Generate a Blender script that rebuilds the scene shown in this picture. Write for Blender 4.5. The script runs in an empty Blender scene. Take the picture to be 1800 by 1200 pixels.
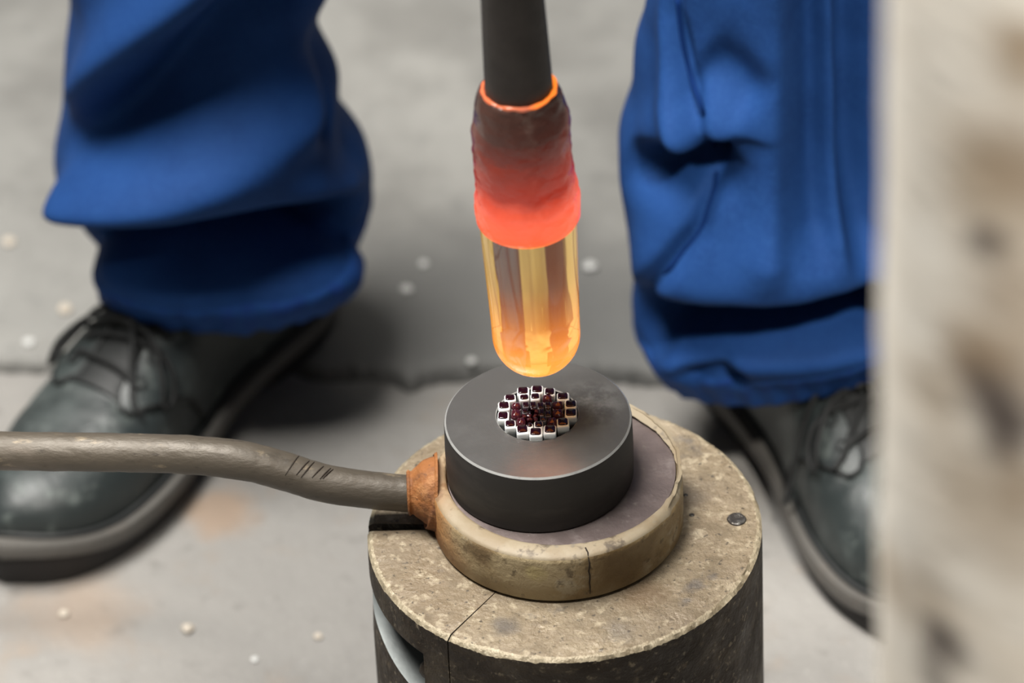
import bpy, bmesh, math, random
from mathutils import Vector, Matrix, noise
random.seed(7)
PI = math.pi
scene = bpy.context.scene
COL = scene.collection

# ------------------------------------------------------------------ camera
F = 9000.0                       # focal length in pixels of the 1800 px wide frame
PITCH = math.radians(38.7)       # looking down
ROLL = math.radians(2.8)
DIST = 2.6                       # to the middle of the mould's top
PED_Z = 0.22                     # height of the pedestal top
RING_H = 0.030
TRAY_Z = PED_Z + 0.0265
DISC_H = 0.0360
DISC_Z = TRAY_Z + DISC_H         # top of the graphite mould
fw = Vector((0, math.cos(PITCH), -math.sin(PITCH)))
up0 = Vector((0, math.sin(PITCH), math.cos(PITCH)))
rt0 = Vector((1, 0, 0))
rt = rt0 * math.cos(ROLL) - up0 * math.sin(ROLL)
up = up0 * math.cos(ROLL) + rt0 * math.sin(ROLL)


def ray(x, y):
    return fw + rt * ((x - 900) / F) + up * ((600 - y) / F)


CAM = Vector((0, 0, DISC_Z)) - ray(945.5, 735) * DIST


def on_z(x, y, z):               # measured picture position -> point at height z
    r = ray(x, y)
    return CAM + r * ((z - CAM.z) / r.z)


def on_y(x, y, Y):
    r = ray(x, y)
    return CAM + r * ((Y - CAM.y) / r.y)


def pix(p):
    d = p - CAM
    k = d.dot(fw)
    return 900 + F * d.dot(rt) / k, 600 - F * d.dot(up) / k, k


cd = bpy.data.cameras.new('camera')
cam = bpy.data.objects.new('camera', cd)
COL.objects.link(cam)
M = Matrix((rt, up, -fw)).transposed().to_4x4()
M.translation = CAM
cam.matrix_world = M
cd.sensor_width = 36.0
cd.lens = 180.0
cd.clip_start = 0.05
cd.clip_end = 100
cd.dof.use_dof = True
cd.dof.focus_distance = 2.59
cd.dof.aperture_fstop = 5.0
scene.camera = cam

# ------------------------------------------------------------------ world, light, exposure
w = bpy.data.worlds.new('workshop_air')
scene.world = w
w.use_nodes = True
bg = w.node_tree.nodes['Background']
bg.inputs['Color'].default_value = (0.92, 0.97, 1.0, 1)
bg.inputs['Strength'].default_value = 0.065


def area(name, loc, target, sx, sy, power, color=(1, 1, 1)):
    l = bpy.data.lights.new(name, 'AREA')
    l.shape = 'RECTANGLE'
    l.size, l.size_y = sx, sy
    l.energy = power
    l.color = color
    o = bpy.data.objects.new(name, l)
    COL.objects.link(o)
    o.location = loc
    o.rotation_euler = (Vector(target) - Vector(loc)).to_track_quat('-Z', 'Y').to_euler()
    return o


area('hall_skylight', (-0.80, 0.15, 3.45), (0, 0.2, 0.2), 1.7, 1.2, 265, (1.0, 0.97, 0.92))
sl = bpy.data.lights.new('added_post_fill', 'SPOT')  # unseen spot light, added only to brighten the post
sl.energy = 500
sl.color = (1.0, 0.95, 0.88)
sl.spot_size = math.radians(30)
sl.spot_blend = 0.6
sl.shadow_soft_size = 0.12
so = bpy.data.objects.new('added_post_fill', sl)
COL.objects.link(so)
so.location = (0.62, -1.75, 3.0)
so.rotation_euler = (Vector((0.25, -0.68, 0.92)) - so.location).to_track_quat('-Z', 'Y').to_euler()
scene.view_settings.view_transform = 'Standard'
scene.view_settings.look = 'None'
scene.view_settings.exposure = 0.12
scene.view_settings.gamma = 1.0
scene.view_settings.use_curve_mapping = False


# ------------------------------------------------------------------ materials
def new_mat(name):
    m = bpy.data.materials.new(name)
    m.use_nodes = True
    nt = m.node_tree
    return m, nt, nt.nodes['Principled BSDF']


def ramp_node(nt, src, lo, hi):
    n = nt.nodes.new('ShaderNodeMapRange')
    n.interpolation_type = 'SMOOTHSTEP'
    n.inputs['From Min'].default_value = lo
    n.inputs['From Max'].default_value = hi
    nt.links.new(src, n.inputs['Value'])
    return n.outputs['Result']


def noise_node(nt, vec, scale, detail=5, rough=0.6, dist=0.0):
    n = nt.nodes.new('ShaderNodeTexNoise')
    n.inputs['Scale'].default_value = scale
    n.inputs['Detail'].default_value = detail
    n.inputs['Roughness'].default_value = rough
    n.inputs['Distortion'].default_value = dist
    nt.links.new(vec, n.inputs['Vector'])
    return n.outputs['Fac']


ALBEDO = 0.64                    # one factor on all painted colours: a dim hall under one strong lamp


def al(c):
    return tuple(x * ALBEDO for x in c[:3])


def mix_node(nt, fac, a, b, k=1.0):
    n = nt.nodes.new('ShaderNodeMix')
    n.data_type = 'RGBA'
    if k != 1.0:
        mm = nt.nodes.new('ShaderNodeMath')
        mm.operation = 'MULTIPLY'
        mm.inputs[1].default_value = k
        nt.links.new(fac, mm.inputs[0])
        fac = mm.outputs[0]
    nt.links.new(fac, n.inputs['Factor'])
    for s, v in ((n.inputs[6], a), (n.inputs[7], b)):
        if isinstance(v, (tuple, list)):
            s.default_value = (*v[:3], 1)
        else:
            nt.links.new(v, s)
    return n.outputs[2]


def coords(nt, stretch=None):
    tc = nt.nodes.new('ShaderNodeTexCoord')
    v = tc.outputs['Object']
    if stretch:
        mp = nt.nodes.new('ShaderNodeMapping')
        mp.inputs['Scale'].default_value = stretch
        nt.links.new(v, mp.inputs['Vector'])
        v = mp.outputs['Vector']
    return v


def mat(name, base, rough=0.6, metal=0.0, layers=(), bump=(), stretch=None, rough_noise=None, spots=(), **kw):
    """layers: (scale, detail, lo, hi, colour, strength); bump: (scale, detail, strength, distance)
    spots: (point, radius, softness, colour, strength) - stains that sit on the object"""
    m, nt, b = new_mat(name)
    v = coords(nt, stretch)
    base = al(base)
    layers = [(a, b_, c, d, al(e), f) for a, b_, c, d, e, f in layers]
    spots = [(p, r, so_, al(c), k) for p, r, so_, c, k in spots]
    col = base
    first = True
    for (sc, de, lo, hi, c, k) in layers:
        fac = ramp_node(nt, noise_node(nt, v, sc, de), lo, hi)
        col = mix_node(nt, fac, col, c, k)
    for (p, r, soft, c, k) in spots:
        vv = coords(nt)
        nn = nt.nodes.new('ShaderNodeTexNoise')
        nn.inputs['Scale'].default_value = 0.9 / r
        nn.inputs['Detail'].default_value = 4
        nt.links.new(vv, nn.inputs['Vector'])
        d = nt.nodes.new('ShaderNodeVectorMath')
        d.operation = 'DISTANCE'
        nt.links.new(vv, d.inputs[0])
        d.inputs[1].default_value = p
        a = nt.nodes.new('ShaderNodeMath')
        a.operation = 'MULTIPLY_ADD'
        nt.links.new(nn.outputs['Fac'], a.inputs[0])
        a.inputs[1].default_value = r * 1.6
        nt.links.new(d.outputs['Value'], a.inputs[2])
        fac = ramp_node(nt, a.outputs[0], r * (1.8 + soft), r * (1.8 - soft))
        col = mix_node(nt, fac, col, c, k)
    if isinstance(col, (tuple, list)):
        b.inputs['Base Color'].default_value = (*col[:3], 1)
    else:
        nt.links.new(col, b.inputs['Base Color'])
    b.inputs['Roughness'].default_value = rough
    b.inputs['Metallic'].default_value = metal
    if rough_noise:
        sc, lo, hi = rough_noise
        mr = nt.nodes.new('ShaderNodeMapRange')
        mr.inputs['From Min'].default_value = 0.3
        mr.inputs['From Max'].default_value = 0.7
        mr.inputs['To Min'].default_value = lo
        mr.inputs['To Max'].default_value = hi
        nt.links.new(noise_node(nt, v, sc, 5), mr.inputs['Value'])
        nt.links.new(mr.outputs['Result'], b.inputs['Roughness'])
    prev = None
    for (sc, de, st, di) in bump:
        bn = nt.nodes.new('ShaderNodeBump')
        bn.inputs['Strength'].default_value = st
        bn.inputs['Distance'].default_value = di
        nt.links.new(noise_node(nt, v, sc, de), bn.inputs['Height'])
        if prev:
            nt.links.new(prev, bn.inputs['Normal'])
        prev = bn.outputs['Normal']
    if prev:
        nt.links.new(prev, b.inputs['Normal'])
    for k, val in kw.items():
        b.inputs[k.replace('_', ' ')].default_value = val
    return m


def height_ramp(nt, stops, axis=2, lo=0.0, hi=0.2, wob=0.0):
    """colour ramp along an object axis, in metres"""
    v = coords(nt)
    s = nt.nodes.new('ShaderNodeSeparateXYZ')
    nt.links.new(v, s.inputs[0])
    val = s.outputs[axis]
    if wob:
        mm = nt.nodes.new('ShaderNodeMath')
        mm.operation = 'MULTIPLY_ADD'
        nt.links.new(noise_node(nt, v, 70, 3), mm.inputs[0])
        mm.inputs[1].default_value = wob
        nt.links.new(val, mm.inputs[2])
        val = mm.outputs[0]
    mr = nt.nodes.new('ShaderNodeMapRange')
    mr.inputs['From Min'].default_value = lo
    mr.inputs['From Max'].default_value = hi
    nt.links.new(val, mr.inputs['Value'])
    cr = nt.nodes.new('ShaderNodeValToRGB')
    els = cr.color_ramp.elements
    while len(els) < len(stops):
        els.new(0.5)
    for e, (p, c) in zip(els, stops):
        e.position = (p - lo) / (hi - lo)
        e.color = (*c, 1)
    nt.links.new(mr.outputs['Result'], cr.inputs['Fac'])
    return cr.outputs['Color']


# ------------------------------------------------------------------ mesh helpers
def obj(name, verts, faces, m, parent=None, smooth=True, loc=None, mats=None, fm=None):
    me = bpy.data.meshes.new(name)
    me.from_pydata([tuple(v) for v in verts], [], faces)
    for mm in (mats or [m]):
        me.materials.append(mm)
    if fm:
        me.polygons.foreach_set('material_index', fm)
    if smooth:
        me.polygons.foreach_set('use_smooth', [True] * len(me.polygons))
    me.update()
    bm = bmesh.new()
    bm.from_mesh(me)
    bmesh.ops.recalc_face_normals(bm, faces=bm.faces)
    bm.to_mesh(me)
    bm.free()
    o = bpy.data.objects.new(name, me)
    COL.objects.link(o)
    if parent:
        o.parent = parent
    if loc is not None:
        o.location = loc
    return o


def sharp(o, deg=35):
    o.data.set_sharp_from_angle(angle=math.radians(deg))
    return o


def empty(name, loc=(0, 0, 0)):
    o = bpy.data.objects.new(name, None)
    o.empty_display_size = 0.02
    COL.objects.link(o)
    o.location = loc
    return o


def tag(o, label=None, cat=None, group=None, kind=None):
    for k, v in (('label', label), ('category', cat), ('group', group), ('kind', kind)):
        if v:
            o[k] = v
    return o


def lathe(profile, seg=96, wob=None):
    """profile of (r, z); r=0 ends become poles"""
    vs, fs, rings = [], [], []
    for i, (r, z) in enumerate(profile):
        if r < 1e-7:
            rings.append([len(vs)])
            vs.append(Vector((0, 0, z)))
        else:
            ids = []
            for k in range(seg):
                a = 2 * PI * k / seg
                p = Vector((r * math.cos(a), r * math.sin(a), z))
                if wob:
                    p = wob(p, i)
                ids.append(len(vs))
                vs.append(p)
            rings.append(ids)
    for A, B in zip(rings, rings[1:]):
        n = max(len(A), len(B))
        for k in range(n):
            j = (k + 1) % n
            if len(A) == 1:
                fs.append((A[0], B[k], B[j]))
            elif len(B) == 1:
                fs.append((A[k], A[j], B[0]))
            else:
                fs.append((A[k], A[j], B[j], B[k]))
    return vs, fs


def smooth_path(pts, n):
    pts = [Vector(p) for p in pts]
    P = [2 * pts[0] - pts[1]] + pts + [2 * pts[-1] - pts[-2]]
    out = []
    segs = len(pts) - 1
    for i in range(n + 1):
        t = i / n * segs
        k = min(int(t), segs - 1)
        u = t - k
        a, b, c, d = P[k], P[k + 1], P[k + 2], P[k + 3]
        out.append(0.5 * ((2 * b) + (c - a) * u + (2 * a - 5 * b + 4 * c - d) * u * u + (3 * b - a - 3 * c + d) * u ** 3))
    return out


def tube(path, rad, seg=16, wob=None, cap=True):
    vs, fs = [], []
    n = len(path)
    T = [(path[min(i + 1, n - 1)] - path[max(i - 1, 0)]).normalized() for i in range(n)]
    N = T[0].orthogonal().normalized()
    for i, p in enumerate(path):
        N = (N - T[i] * N.dot(T[i])).normalized()
        B = T[i].cross(N)
        r = rad(i / (n - 1)) if callable(rad) else rad
        for k in range(seg):
            a = 2 * PI * k / seg
            rr = r + (wob(p, a) if wob else 0)
            vs.append(p + (N * math.cos(a) + B * math.sin(a)) * rr)
    for i in range(n - 1):
        for k in range(seg):
            j = (k + 1) % seg
            fs.append((i * seg + k, i * seg + j, (i + 1) * seg + j, (i + 1) * seg + k))
    if cap:
        fs.append(tuple(range(seg))[::-1])
        fs.append(tuple(range((n - 1) * seg, n * seg)))
    return vs, fs


def nz(p, s, seed=0.0):
    return noise.noise(Vector(p) * s + Vector((seed, seed * 1.7, -seed)))


def sstep(x, a, b):
    t = max(0.0, min(1.0, (x - a) / (b - a)))
    return t * t * (3 - 2 * t)


def lerp(tab, x):
    if x <= tab[0][0]:
        return tab[0][1]
    for (a, va), (b, vb) in zip(tab, tab[1:]):
        if x <= b:
            return va + (vb - va) * (x - a) / (b - a)
    return tab[-1][1]


def cubic(tab, x):
    """smooth interpolation through a table (Catmull-Rom, monotone x)"""
    n = len(tab)
    x = max(tab[0][0], min(tab[-1][0], x))
    for i in range(n - 1):
        if x <= tab[i + 1][0]:
            break
    x1, y1 = tab[i]
    x2, y2 = tab[i + 1]
    x0, y0 = tab[i - 1] if i else (2 * x1 - x2, 2 * y1 - y2)
    x3, y3 = tab[i + 2] if i + 2 < n else (2 * x2 - x1, 2 * y2 - y1)
    t = (x - x1) / (x2 - x1)
    m1 = (y2 - y0) / (x2 - x0) * (x2 - x1)
    m2 = (y3 - y1) / (x3 - x1) * (x2 - x1)
    return (2 * t ** 3 - 3 * t * t + 1) * y1 + (t ** 3 - 2 * t * t + t) * m1 + (-2 * t ** 3 + 3 * t * t) * y2 + (t ** 3 - t * t) * m2


# ------------------------------------------------------------------ floor
c1, c2 = on_z(760, 520, 0), on_z(560, 590, 0)
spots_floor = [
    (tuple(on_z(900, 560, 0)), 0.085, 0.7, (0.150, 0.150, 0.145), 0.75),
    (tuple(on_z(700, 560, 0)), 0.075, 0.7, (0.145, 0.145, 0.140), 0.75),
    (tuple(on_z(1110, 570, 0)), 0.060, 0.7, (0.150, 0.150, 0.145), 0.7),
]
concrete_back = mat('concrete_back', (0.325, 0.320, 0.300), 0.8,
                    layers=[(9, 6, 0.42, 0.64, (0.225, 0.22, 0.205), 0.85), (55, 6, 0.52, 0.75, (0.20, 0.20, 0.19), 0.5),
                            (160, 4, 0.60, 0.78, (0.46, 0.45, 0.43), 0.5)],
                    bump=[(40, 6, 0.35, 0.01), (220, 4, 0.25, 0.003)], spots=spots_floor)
concrete_front = mat('concrete_front', (0.325, 0.312, 0.292), 0.8,
                     layers=[(7, 6, 0.42, 0.68, (0.25, 0.24, 0.225), 0.85), (28, 5, 0.55, 0.75, (0.34, 0.28, 0.225), 0.5),
                             (60, 6, 0.55, 0.75, (0.19, 0.18, 0.165), 0.6), (170, 4, 0.60, 0.78, (0.50, 0.49, 0.46), 0.5)],
                     bump=[(40, 6, 0.35, 0.01), (220, 4, 0.25, 0.003)],
                     spots=[(tuple(on_z(385, 900, 0)), 0.02, 0.6, (0.42, 0.25, 0.13), 0.5),
                            (tuple(on_z(130, 1075, 0)), 0.03, 0.7, (0.42, 0.29, 0.19), 0.45)])
dirt = mat('joint_dirt', (0.05, 0.05, 0.042), 0.95, layers=[(120, 4, 0.45, 0.7, (0.09, 0.085, 0.07), 0.8)])

fx0, fx1, fy0, fy1 = -2.2, 2.2, -2.2, 4.0
floor = obj('floor', [(fx0, fy0, -0.05), (fx1, fy0, -0.05), (fx1, fy1, -0.05), (fx0, fy1, -0.05),
                      (fx0, fy0, -0.016), (fx1, fy0, -0.016), (fx1, fy1, -0.016), (fx0, fy1, -0.016)],
            [(3, 2, 1, 0), (4, 5, 6, 7), (0, 1, 5, 4), (1, 2, 6, 5), (2, 3, 7, 6), (3, 0, 4, 7)], dirt, smooth=False)
floor['kind'] = 'structure'
jp = [on_z(x, y, 0) for x, y in ((-900, 600), (-400, 625), (0, 638), (100, 642), (300, 640), (490, 640), (560, 650), (640, 650),
                                 (690, 660), (720, 671), (748, 661), (790, 652), (850, 649), (980, 652), (1100, 656),
                                 (1160, 662), (1300, 668), (1500, 660), (1900, 655), (2600, 640))]
jp = [Vector((fx0, jp[0].y, 0))] + jp + [Vector((fx1, jp[-1].y, 0))]
jl = smooth_path(jp, 420)


def slab(side, m):
    vs, fs = [], []
    offs = [(0.0055, -0.016), (0.0060, -0.006), (0.0085, -0.0015), (0.015, 0.0)]
    edge = fy1 if side > 0 else fy0
    n = len(jl)
    for i, p in enumerate(jl):
        wv = 0.0035 * nz(p, 40, 3 * side) + 0.003 * nz(p, 120, 5 * side)
        for (o, z) in offs:
            vs.append(Vector((p.x, p.y + side * (o + wv), z)))
        for t in (0.08, 0.3, 1.0):
            vs.append(Vector((p.x, p.y + side * 0.015 + (edge - p.y - side * 0.015) * t, 0)))
        vs.append(Vector((p.x, edge, -0.016)))
    c = 8
    for i in range(n - 1):
        for k in range(c - 1):
            fs.append((i * c + k, (i + 1) * c + k, (i + 1) * c + k + 1, i * c + k + 1))
    return obj('slab', vs, fs, m, floor)


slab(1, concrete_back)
slab(-1, concrete_front)

wall = obj('wall_back', [(fx0, fy1, -0.05), (fx1, fy1, -0.05), (fx1, fy1 + 0.15, -0.05), (fx0, fy1 + 0.15, -0.05),
                         (fx0, fy1, 3.8), (fx1, fy1, 3.8), (fx1, fy1 + 0.15, 3.8), (fx0, fy1 + 0.15, 3.8)],
           [(3, 2, 1, 0), (4, 5, 6, 7), (0, 1, 5, 4), (1, 2, 6, 5), (2, 3, 7, 6), (3, 0, 4, 7)],
           mat('wall_plaster', (0.55, 0.54, 0.50), 0.85, layers=[(3, 5, 0.45, 0.7, (0.45, 0.44, 0.41), 0.6)], bump=[(30, 5, 0.3, 0.01)]), smooth=False)
wall['kind'] = 'structure'

# ------------------------------------------------------------------ pedestal (split iron block)
ped_c = on_z(992, 926, PED_Z)
PED_R = 347.5 * pix(ped_c)[2] / F
ped = empty('pedestal', (ped_c.x, ped_c.y, 0))
tag(ped, 'round split metal pedestal with worn tan top and dark brown sides on the floor', 'pedestal')
bronze_top = mat('bronze_top', (0.36, 0.285, 0.185), 0.55, 0.15,
                 layers=[(9, 5, 0.45, 0.62, (0.27, 0.20, 0.125), 0.75), (22, 6, 0.42, 0.66, (0.29, 0.225, 0.15), 0.85), (60, 7, 0.50, 0.66, (0.21, 0.16, 0.10), 0.75), (200, 6, 0.50, 0.66, (0.24, 0.18, 0.11), 0.7),
                         (170, 6, 0.53, 0.68, (0.55, 0.46, 0.32), 0.8), (28, 6, 0.60, 0.70, (0.15, 0.13, 0.115), 0.8),
                         (300, 5, 0.58, 0.68, (0.07, 0.055, 0.04), 0.85)],
                 bump=[(90, 6, 0.55, 0.004), (420, 4, 0.5, 0.0015)], rough_noise=(60, 0.35, 0.75),
                 spots=[(tuple(on_z(890, 1100, PED_Z) - Vector((ped_c.x, ped_c.y, 0))), 0.006, 0.8, (0.13, 0.115, 0.105), 0.7),
                        (tuple(on_z(1130, 1040, PED_Z) - Vector((ped_c.x, ped_c.y, 0))), 0.012, 0.9, (0.22, 0.14, 0.075), 0.8),
                        (tuple(on_z(1215, 870, PED_Z) - Vector((ped_c.x, ped_c.y, 0))), 0.009, 0.8, (0.16, 0.125, 0.09), 0.75),
                        (tuple(on_z(1090, 1110, PED_Z) - Vector((ped_c.x, ped_c.y, 0))), 0.007, 0.9, (0.20, 0.17, 0.14), 0.6),
                        (tuple(on_z(1160, 745, PED_Z) - Vector((ped_c.x, ped_c.y, 0))), 0.014, 0.9, (0.55, 0.46, 0.33), 0.6)])
bronze_side = mat('bronze_side', (0.034, 0.022, 0.012), 0.5, 0.0,
                  layers=[(40, 6, 0.47, 0.68, (0.075, 0.055, 0.033), 0.85), (120, 6, 0.58, 0.74, (0.17, 0.13, 0.08), 0.75),
                          (230, 6, 0.58, 0.70, (0.34, 0.28, 0.19), 0.7), (25, 5, 0.52, 0.72, (0.024, 0.018, 0.013), 0.8)],
                  bump=[(70, 6, 0.6, 0.006), (300, 4, 0.5, 0.002)], rough_noise=(50, 0.45, 0.8), Specular_IOR_Level=0.3)
bronze_edge = mat('bronze_edge', (0.46, 0.385, 0.26), 0.5, 0.2,
                  layers=[(90, 5, 0.45, 0.66, (0.26, 0.20, 0.12), 0.8), (260, 4, 0.55, 0.7, (0.66, 0.58, 0.42), 0.6)],
                  bump=[(160, 5, 0.6, 0.003)])
steel_clean = mat('steel_clean', (0.36, 0.39, 0.385), 0.5, 0.25,
                  layers=[(18, 4, 0.45, 0.7, (0.27, 0.29, 0.285), 0.7), (120, 5, 0.6, 0.75, (0.15, 0.15, 0.14), 0.5)],
                  bump=[(120, 4, 0.2, 0.002)])


def sector(name, a0, a1, prof, parent, closed_step=0.010):
    """solid wedge between two headings (degrees from the front, towards the left);
    prof(angle) gives rows (r, z, material)"""
    steps = max(8, int((a1 - a0) / 0.6))
    vs, fs, fm = [], [], []
    cols = []
    for i in range(steps + 1):
        a = a0 + (a1 - a0) * i / steps
        t = math.radians(a)
        d = Vector((-math.sin(t), -math.cos(t), 0))
        ids = []
        for (r, z, mi) in prof(a):
            p = d * r + Vector((0, 0, z))
            ids.append(len(vs))
            vs.append(p)
        cols.append(ids)
    for ci, (A, B) in enumerate(zip(cols, cols[1:])):
        rows = prof(a0 + (a1 - a0) * (ci + 0.5) / steps)
        for k in range(len(A) - 1):
            fs.append((A[k], B[k], B[k + 1], A[k + 1]))
            fm.append(rows[k + 1][2])
    for c_ in (cols[0], cols[-1]):
        fs.append(tuple(c_))
        fm.append(1)
    o = obj(name, vs, fs, None, parent, mats=[bronze_top, bronze_side, bronze_edge, steel_clean], fm=fm)
    return sharp(o, 32)


def chip(a, s):
    t = math.radians(a)
    p = Vector((math.cos(t), math.sin(t), 0)) * PED_R
    return 0.0011 * nz(p, 90, s) + 0.0012 * max(0, nz(p, 260, s + 4)) + 0.0008 * nz(p, 600, s + 9)


def prof_plain(a):
    e = chip(a, 1)
    e2 = chip(a, 8)
    R = PED_R
    return [(0.012, PED_Z, 0), (0.05, PED_Z, 0), (R * 0.8, PED_Z, 0), (R - 0.0026 - 1.3 * abs(e), PED_Z - 0.0001, 0),
            (R - 0.0013 - 0.8 * abs(e2), PED_Z - 0.0004 - 0.8 * abs(e2), 2),
            (R - 0.0002, PED_Z - 0.0018 - abs(e) * 1.2, 2), (R, PED_Z - 0.010, 1), (R, PED_Z - 0.0205, 1), (R, PED_Z - 0.05, 1),
            (R, PED_Z - 0.09, 1), (R, 0.10, 1), (R, 0.04, 1), (R, 0.004, 1), (R - 0.003, 0.0, 1), (0.012, 0.0, 1)]


def prof_groove(a):
    """a milled relief below the flange on the left, its floor dropping towards the back"""
    base = prof_plain(a)
    g = sstep(a, 47.6, 48.4) * (1 - sstep(a, 116, 117))
    top = PED_Z - 0.0205
    low = PED_Z - (0.050 - 0.010 * sstep(a, 50, 82))
    R = PED_R
    dep = 0.030 * g
    ms = 3 if g > 0.5 else 1
    rows = base[:8]
    rows = rows[:7] + [(R, top, 1), (R - dep, top - 0.0004, 1), (R - dep, top - 0.010, ms), (R - dep, low - 0.0005, ms),
                       (R - 0.0008 * g, low - 0.002 * g, ms), (R, low - 0.02, 1)] + base[9:]
    return rows


sector('block', -243, 37.3, lambda a: prof_plain(a), ped)
# on the left: the wedge between the thin seam and the slot under the handle, and the piece behind the slot
sector('block', 37.75, 92.5, prof_groove, ped)
sector('block', 96.0, 116.6, prof_plain, ped)
# dark filler that shows in the slots
inner_core = obj('core', *lathe([(0, 0.002), (PED_R * 0.6, 0.002), (PED_R * 0.6, PED_Z - 0.02), (PED_R * 0.6, PED_Z - 0.008), (0, PED_Z - 0.008)], 64),
                 bronze_side, ped)
# knob at the end of the relief
t = math.radians(49.5)
d = Vector((-math.sin(t), -math.cos(t), 0))
kp = d * (PED_R - 0.011) + Vector((0, 0, PED_Z - 0.0375))
vs, fs = lathe([(0, 0.009), (0.003, 0.0088), (0.0048, 0.0065), (0.0055, 0.002), (0.0055, -0.008), (0, -0.008)], 24)
kn = obj('bolt', vs, fs, bronze_side, ped, loc=kp)
kn.rotation_euler = d.to_track_quat('Z', 'Y').to_euler()
tag(kn, 'dark rounded bolt head')
# plugged hole in the top
hp = on_z(1295, 913, PED_Z) - Vector((ped_c.x, ped_c.y, 0))
plug_m = mat('plug_dark', (0.075, 0.066, 0.058), 0.35, 0.4, layers=[(200, 4, 0.5, 0.7, (0.25, 0.24, 0.22), 0.6)], bump=[(150, 4, 0.5, 0.003)])
vs, fs = lathe([(0.0050, -0.002), (0.0050, 0.0004), (0.0044, 0.0009), (0.0030, 0.0007), (0, 0.0005)], 28,
               lambda p, i: p + Vector((nz(p, 300, 2), nz(p, 300, 5), 0)) * 0.0006)
tag(obj('plug', vs, fs, plug_m, ped, loc=hp), 'dark plug in the top')
for (x, y, r) in ((1205, 870, 0.0012), (1216, 905, 0.0014), (1336, 915, 0.0012), (1160, 880, 0.0009)):
    hp2 = on_z(x, y, PED_Z) - Vector((ped_c.x, ped_c.y, 0))
    if hp2.to_2d().length > PED_R - 0.004:
        continue
    vs, fs = lathe([(r, -0.001), (r, 0.0002), (r * 0.5, 0.0005), (0, 0.0004)], 12)
    obj('pit_fill', vs, fs, plug_m, ped, loc=hp2)

# ------------------------------------------------------------------ holder ring (shallow pan with a handle)
ring_c = on_z(979, 836, PED_Z + RING_H)
k_ring = pix(ring_c)[2] / F
RO = 221 * k_ring
holder = empty('mold_holder', (ring_c.x, ring_c.y, PED_Z))
tag(holder, 'tan round metal holder pan with rusty joint and long grey handle, lying on the pedestal', 'holder')
inn = on_z(987, 830, TRAY_Z) - ring_c
RI = 204.0 * k_ring
rc_weld = Vector((-RO, -0.002, 0.014))
ring_m = mat('ring_tan', (0.54, 0.425, 0.245), 0.55, 0.0,
             layers=[(16, 6, 0.44, 0.62, (0.36, 0.245, 0.11), 0.9), (34, 6, 0.52, 0.68, (0.17, 0.105, 0.045), 0.8),
             (50, 6, 0.56, 0.68, (0.60, 0.52, 0.37), 0.8), (150, 6, 0.57, 0.70, (0.12, 0.08, 0.04), 0.8)],
             bump=[(60, 6, 0.45, 0.004), (260, 5, 0.45, 0.0015)], rough_noise=(40, 0.42, 0.75),
             spots=[(tuple(rc_weld), 0.030, 0.8, (0.58, 0.235, 0.05), 0.95),
                    (tuple(on_z(945, 995, PED_Z + 0.02) - Vector((ring_c.x, ring_c.y, PED_Z))), 0.006, 0.4, (0.62, 0.50, 0.24), 0.9),
                    (tuple(on_z(1085, 995, PED_Z + 0.015) - Vector((ring_c.x, ring_c.y, PED_Z))), 0.017, 0.8, (0.17, 0.10, 0.03), 0.8)])
rim_m = mat('rim_pale', (0.46, 0.38, 0.26), 0.6, 0.0,
            layers=[(35, 5, 0.45, 0.65, (0.36, 0.27, 0.16), 0.7), (120, 6, 0.53, 0.67, (0.13, 0.095, 0.065), 0.85),
                    (60, 5, 0.57, 0.72, (0.58, 0.53, 0.43), 0.7)],
            bump=[(110, 5, 0.25, 0.002)],
            spots=[(tuple(rc_weld), 0.022, 0.8, (0.50, 0.22, 0.06), 0.6)])
tray_m = mat('tray_mauve', (0.275, 0.216, 0.202), 0.38, 0.35,
             layers=[(20, 5, 0.42, 0.66, (0.175, 0.136, 0.130), 0.8), (60, 5, 0.52, 0.70, (0.40, 0.34, 0.32), 0.6),
                     (200, 5, 0.62, 0.75, (0.45, 0.40, 0.36), 0.5)],
             bump=[(80, 5, 0.3, 0.003)], rough_noise=(30, 0.28, 0.55))
# the wall as a closed ring: outer circle about the origin, inner circle about `inn`
CRA = math.atan2((on_z(1041, 990, PED_Z + RING_H) - ring_c).y, (on_z(1041, 990, PED_Z + RING_H) - ring_c).x)
vs, fs, fm = [], [], []
SEG = 240
rows = 12
for k in range(SEG):
    a = 2 * PI * k / SEG
    d = Vector((math.cos(a), math.sin(a), 0))
    rough_side = sstep(math.cos(a - 0.15), 0.55, 0.9)          # battered right hand side
    e = 0.0003 * nz(d * RO, 60, 2) + (0.0008 * nz(d * RO, 150, 3) + 0.0006 * nz(d * RO, 420, 4)) * (0.12 + 0.9 * rough_side)
    crack = -0.0016 * math.exp(-((a - (CRA % (2 * PI))) / 0.006) ** 2)
    H = RING_H
    drop = 0.0025 * rough_side
    o_ = [(RO - 0.002, 0.0), (RO, 0.002), (RO + crack, 0.012), (RO + crack, H - 0.0042 - drop), (RO - 0.0006 + crack + e, H - 0.0018 - drop),
          (RO - 0.0022 + crack + e, H - 0.0004 - drop * 0.6)]
    for r, z in o_:
        vs.append(d * r + Vector((0, 0, z)))
    ip = Vector((inn.x, inn.y, 0))
    for r, z in ((RI + 0.0022 - e, H + crack * 0.6 - drop * 0.4), (RI + 0.0006 - e, H - 0.0006), (RI, H - 0.0022), (RI - 0.0005, TRAY_Z - PED_Z - 0.001),
                 (RI - 0.0005, 0.004), (RI - 0.0005, 0.0)):
        vs.append(ip + d * r + Vector((0, 0, z)))
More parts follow.
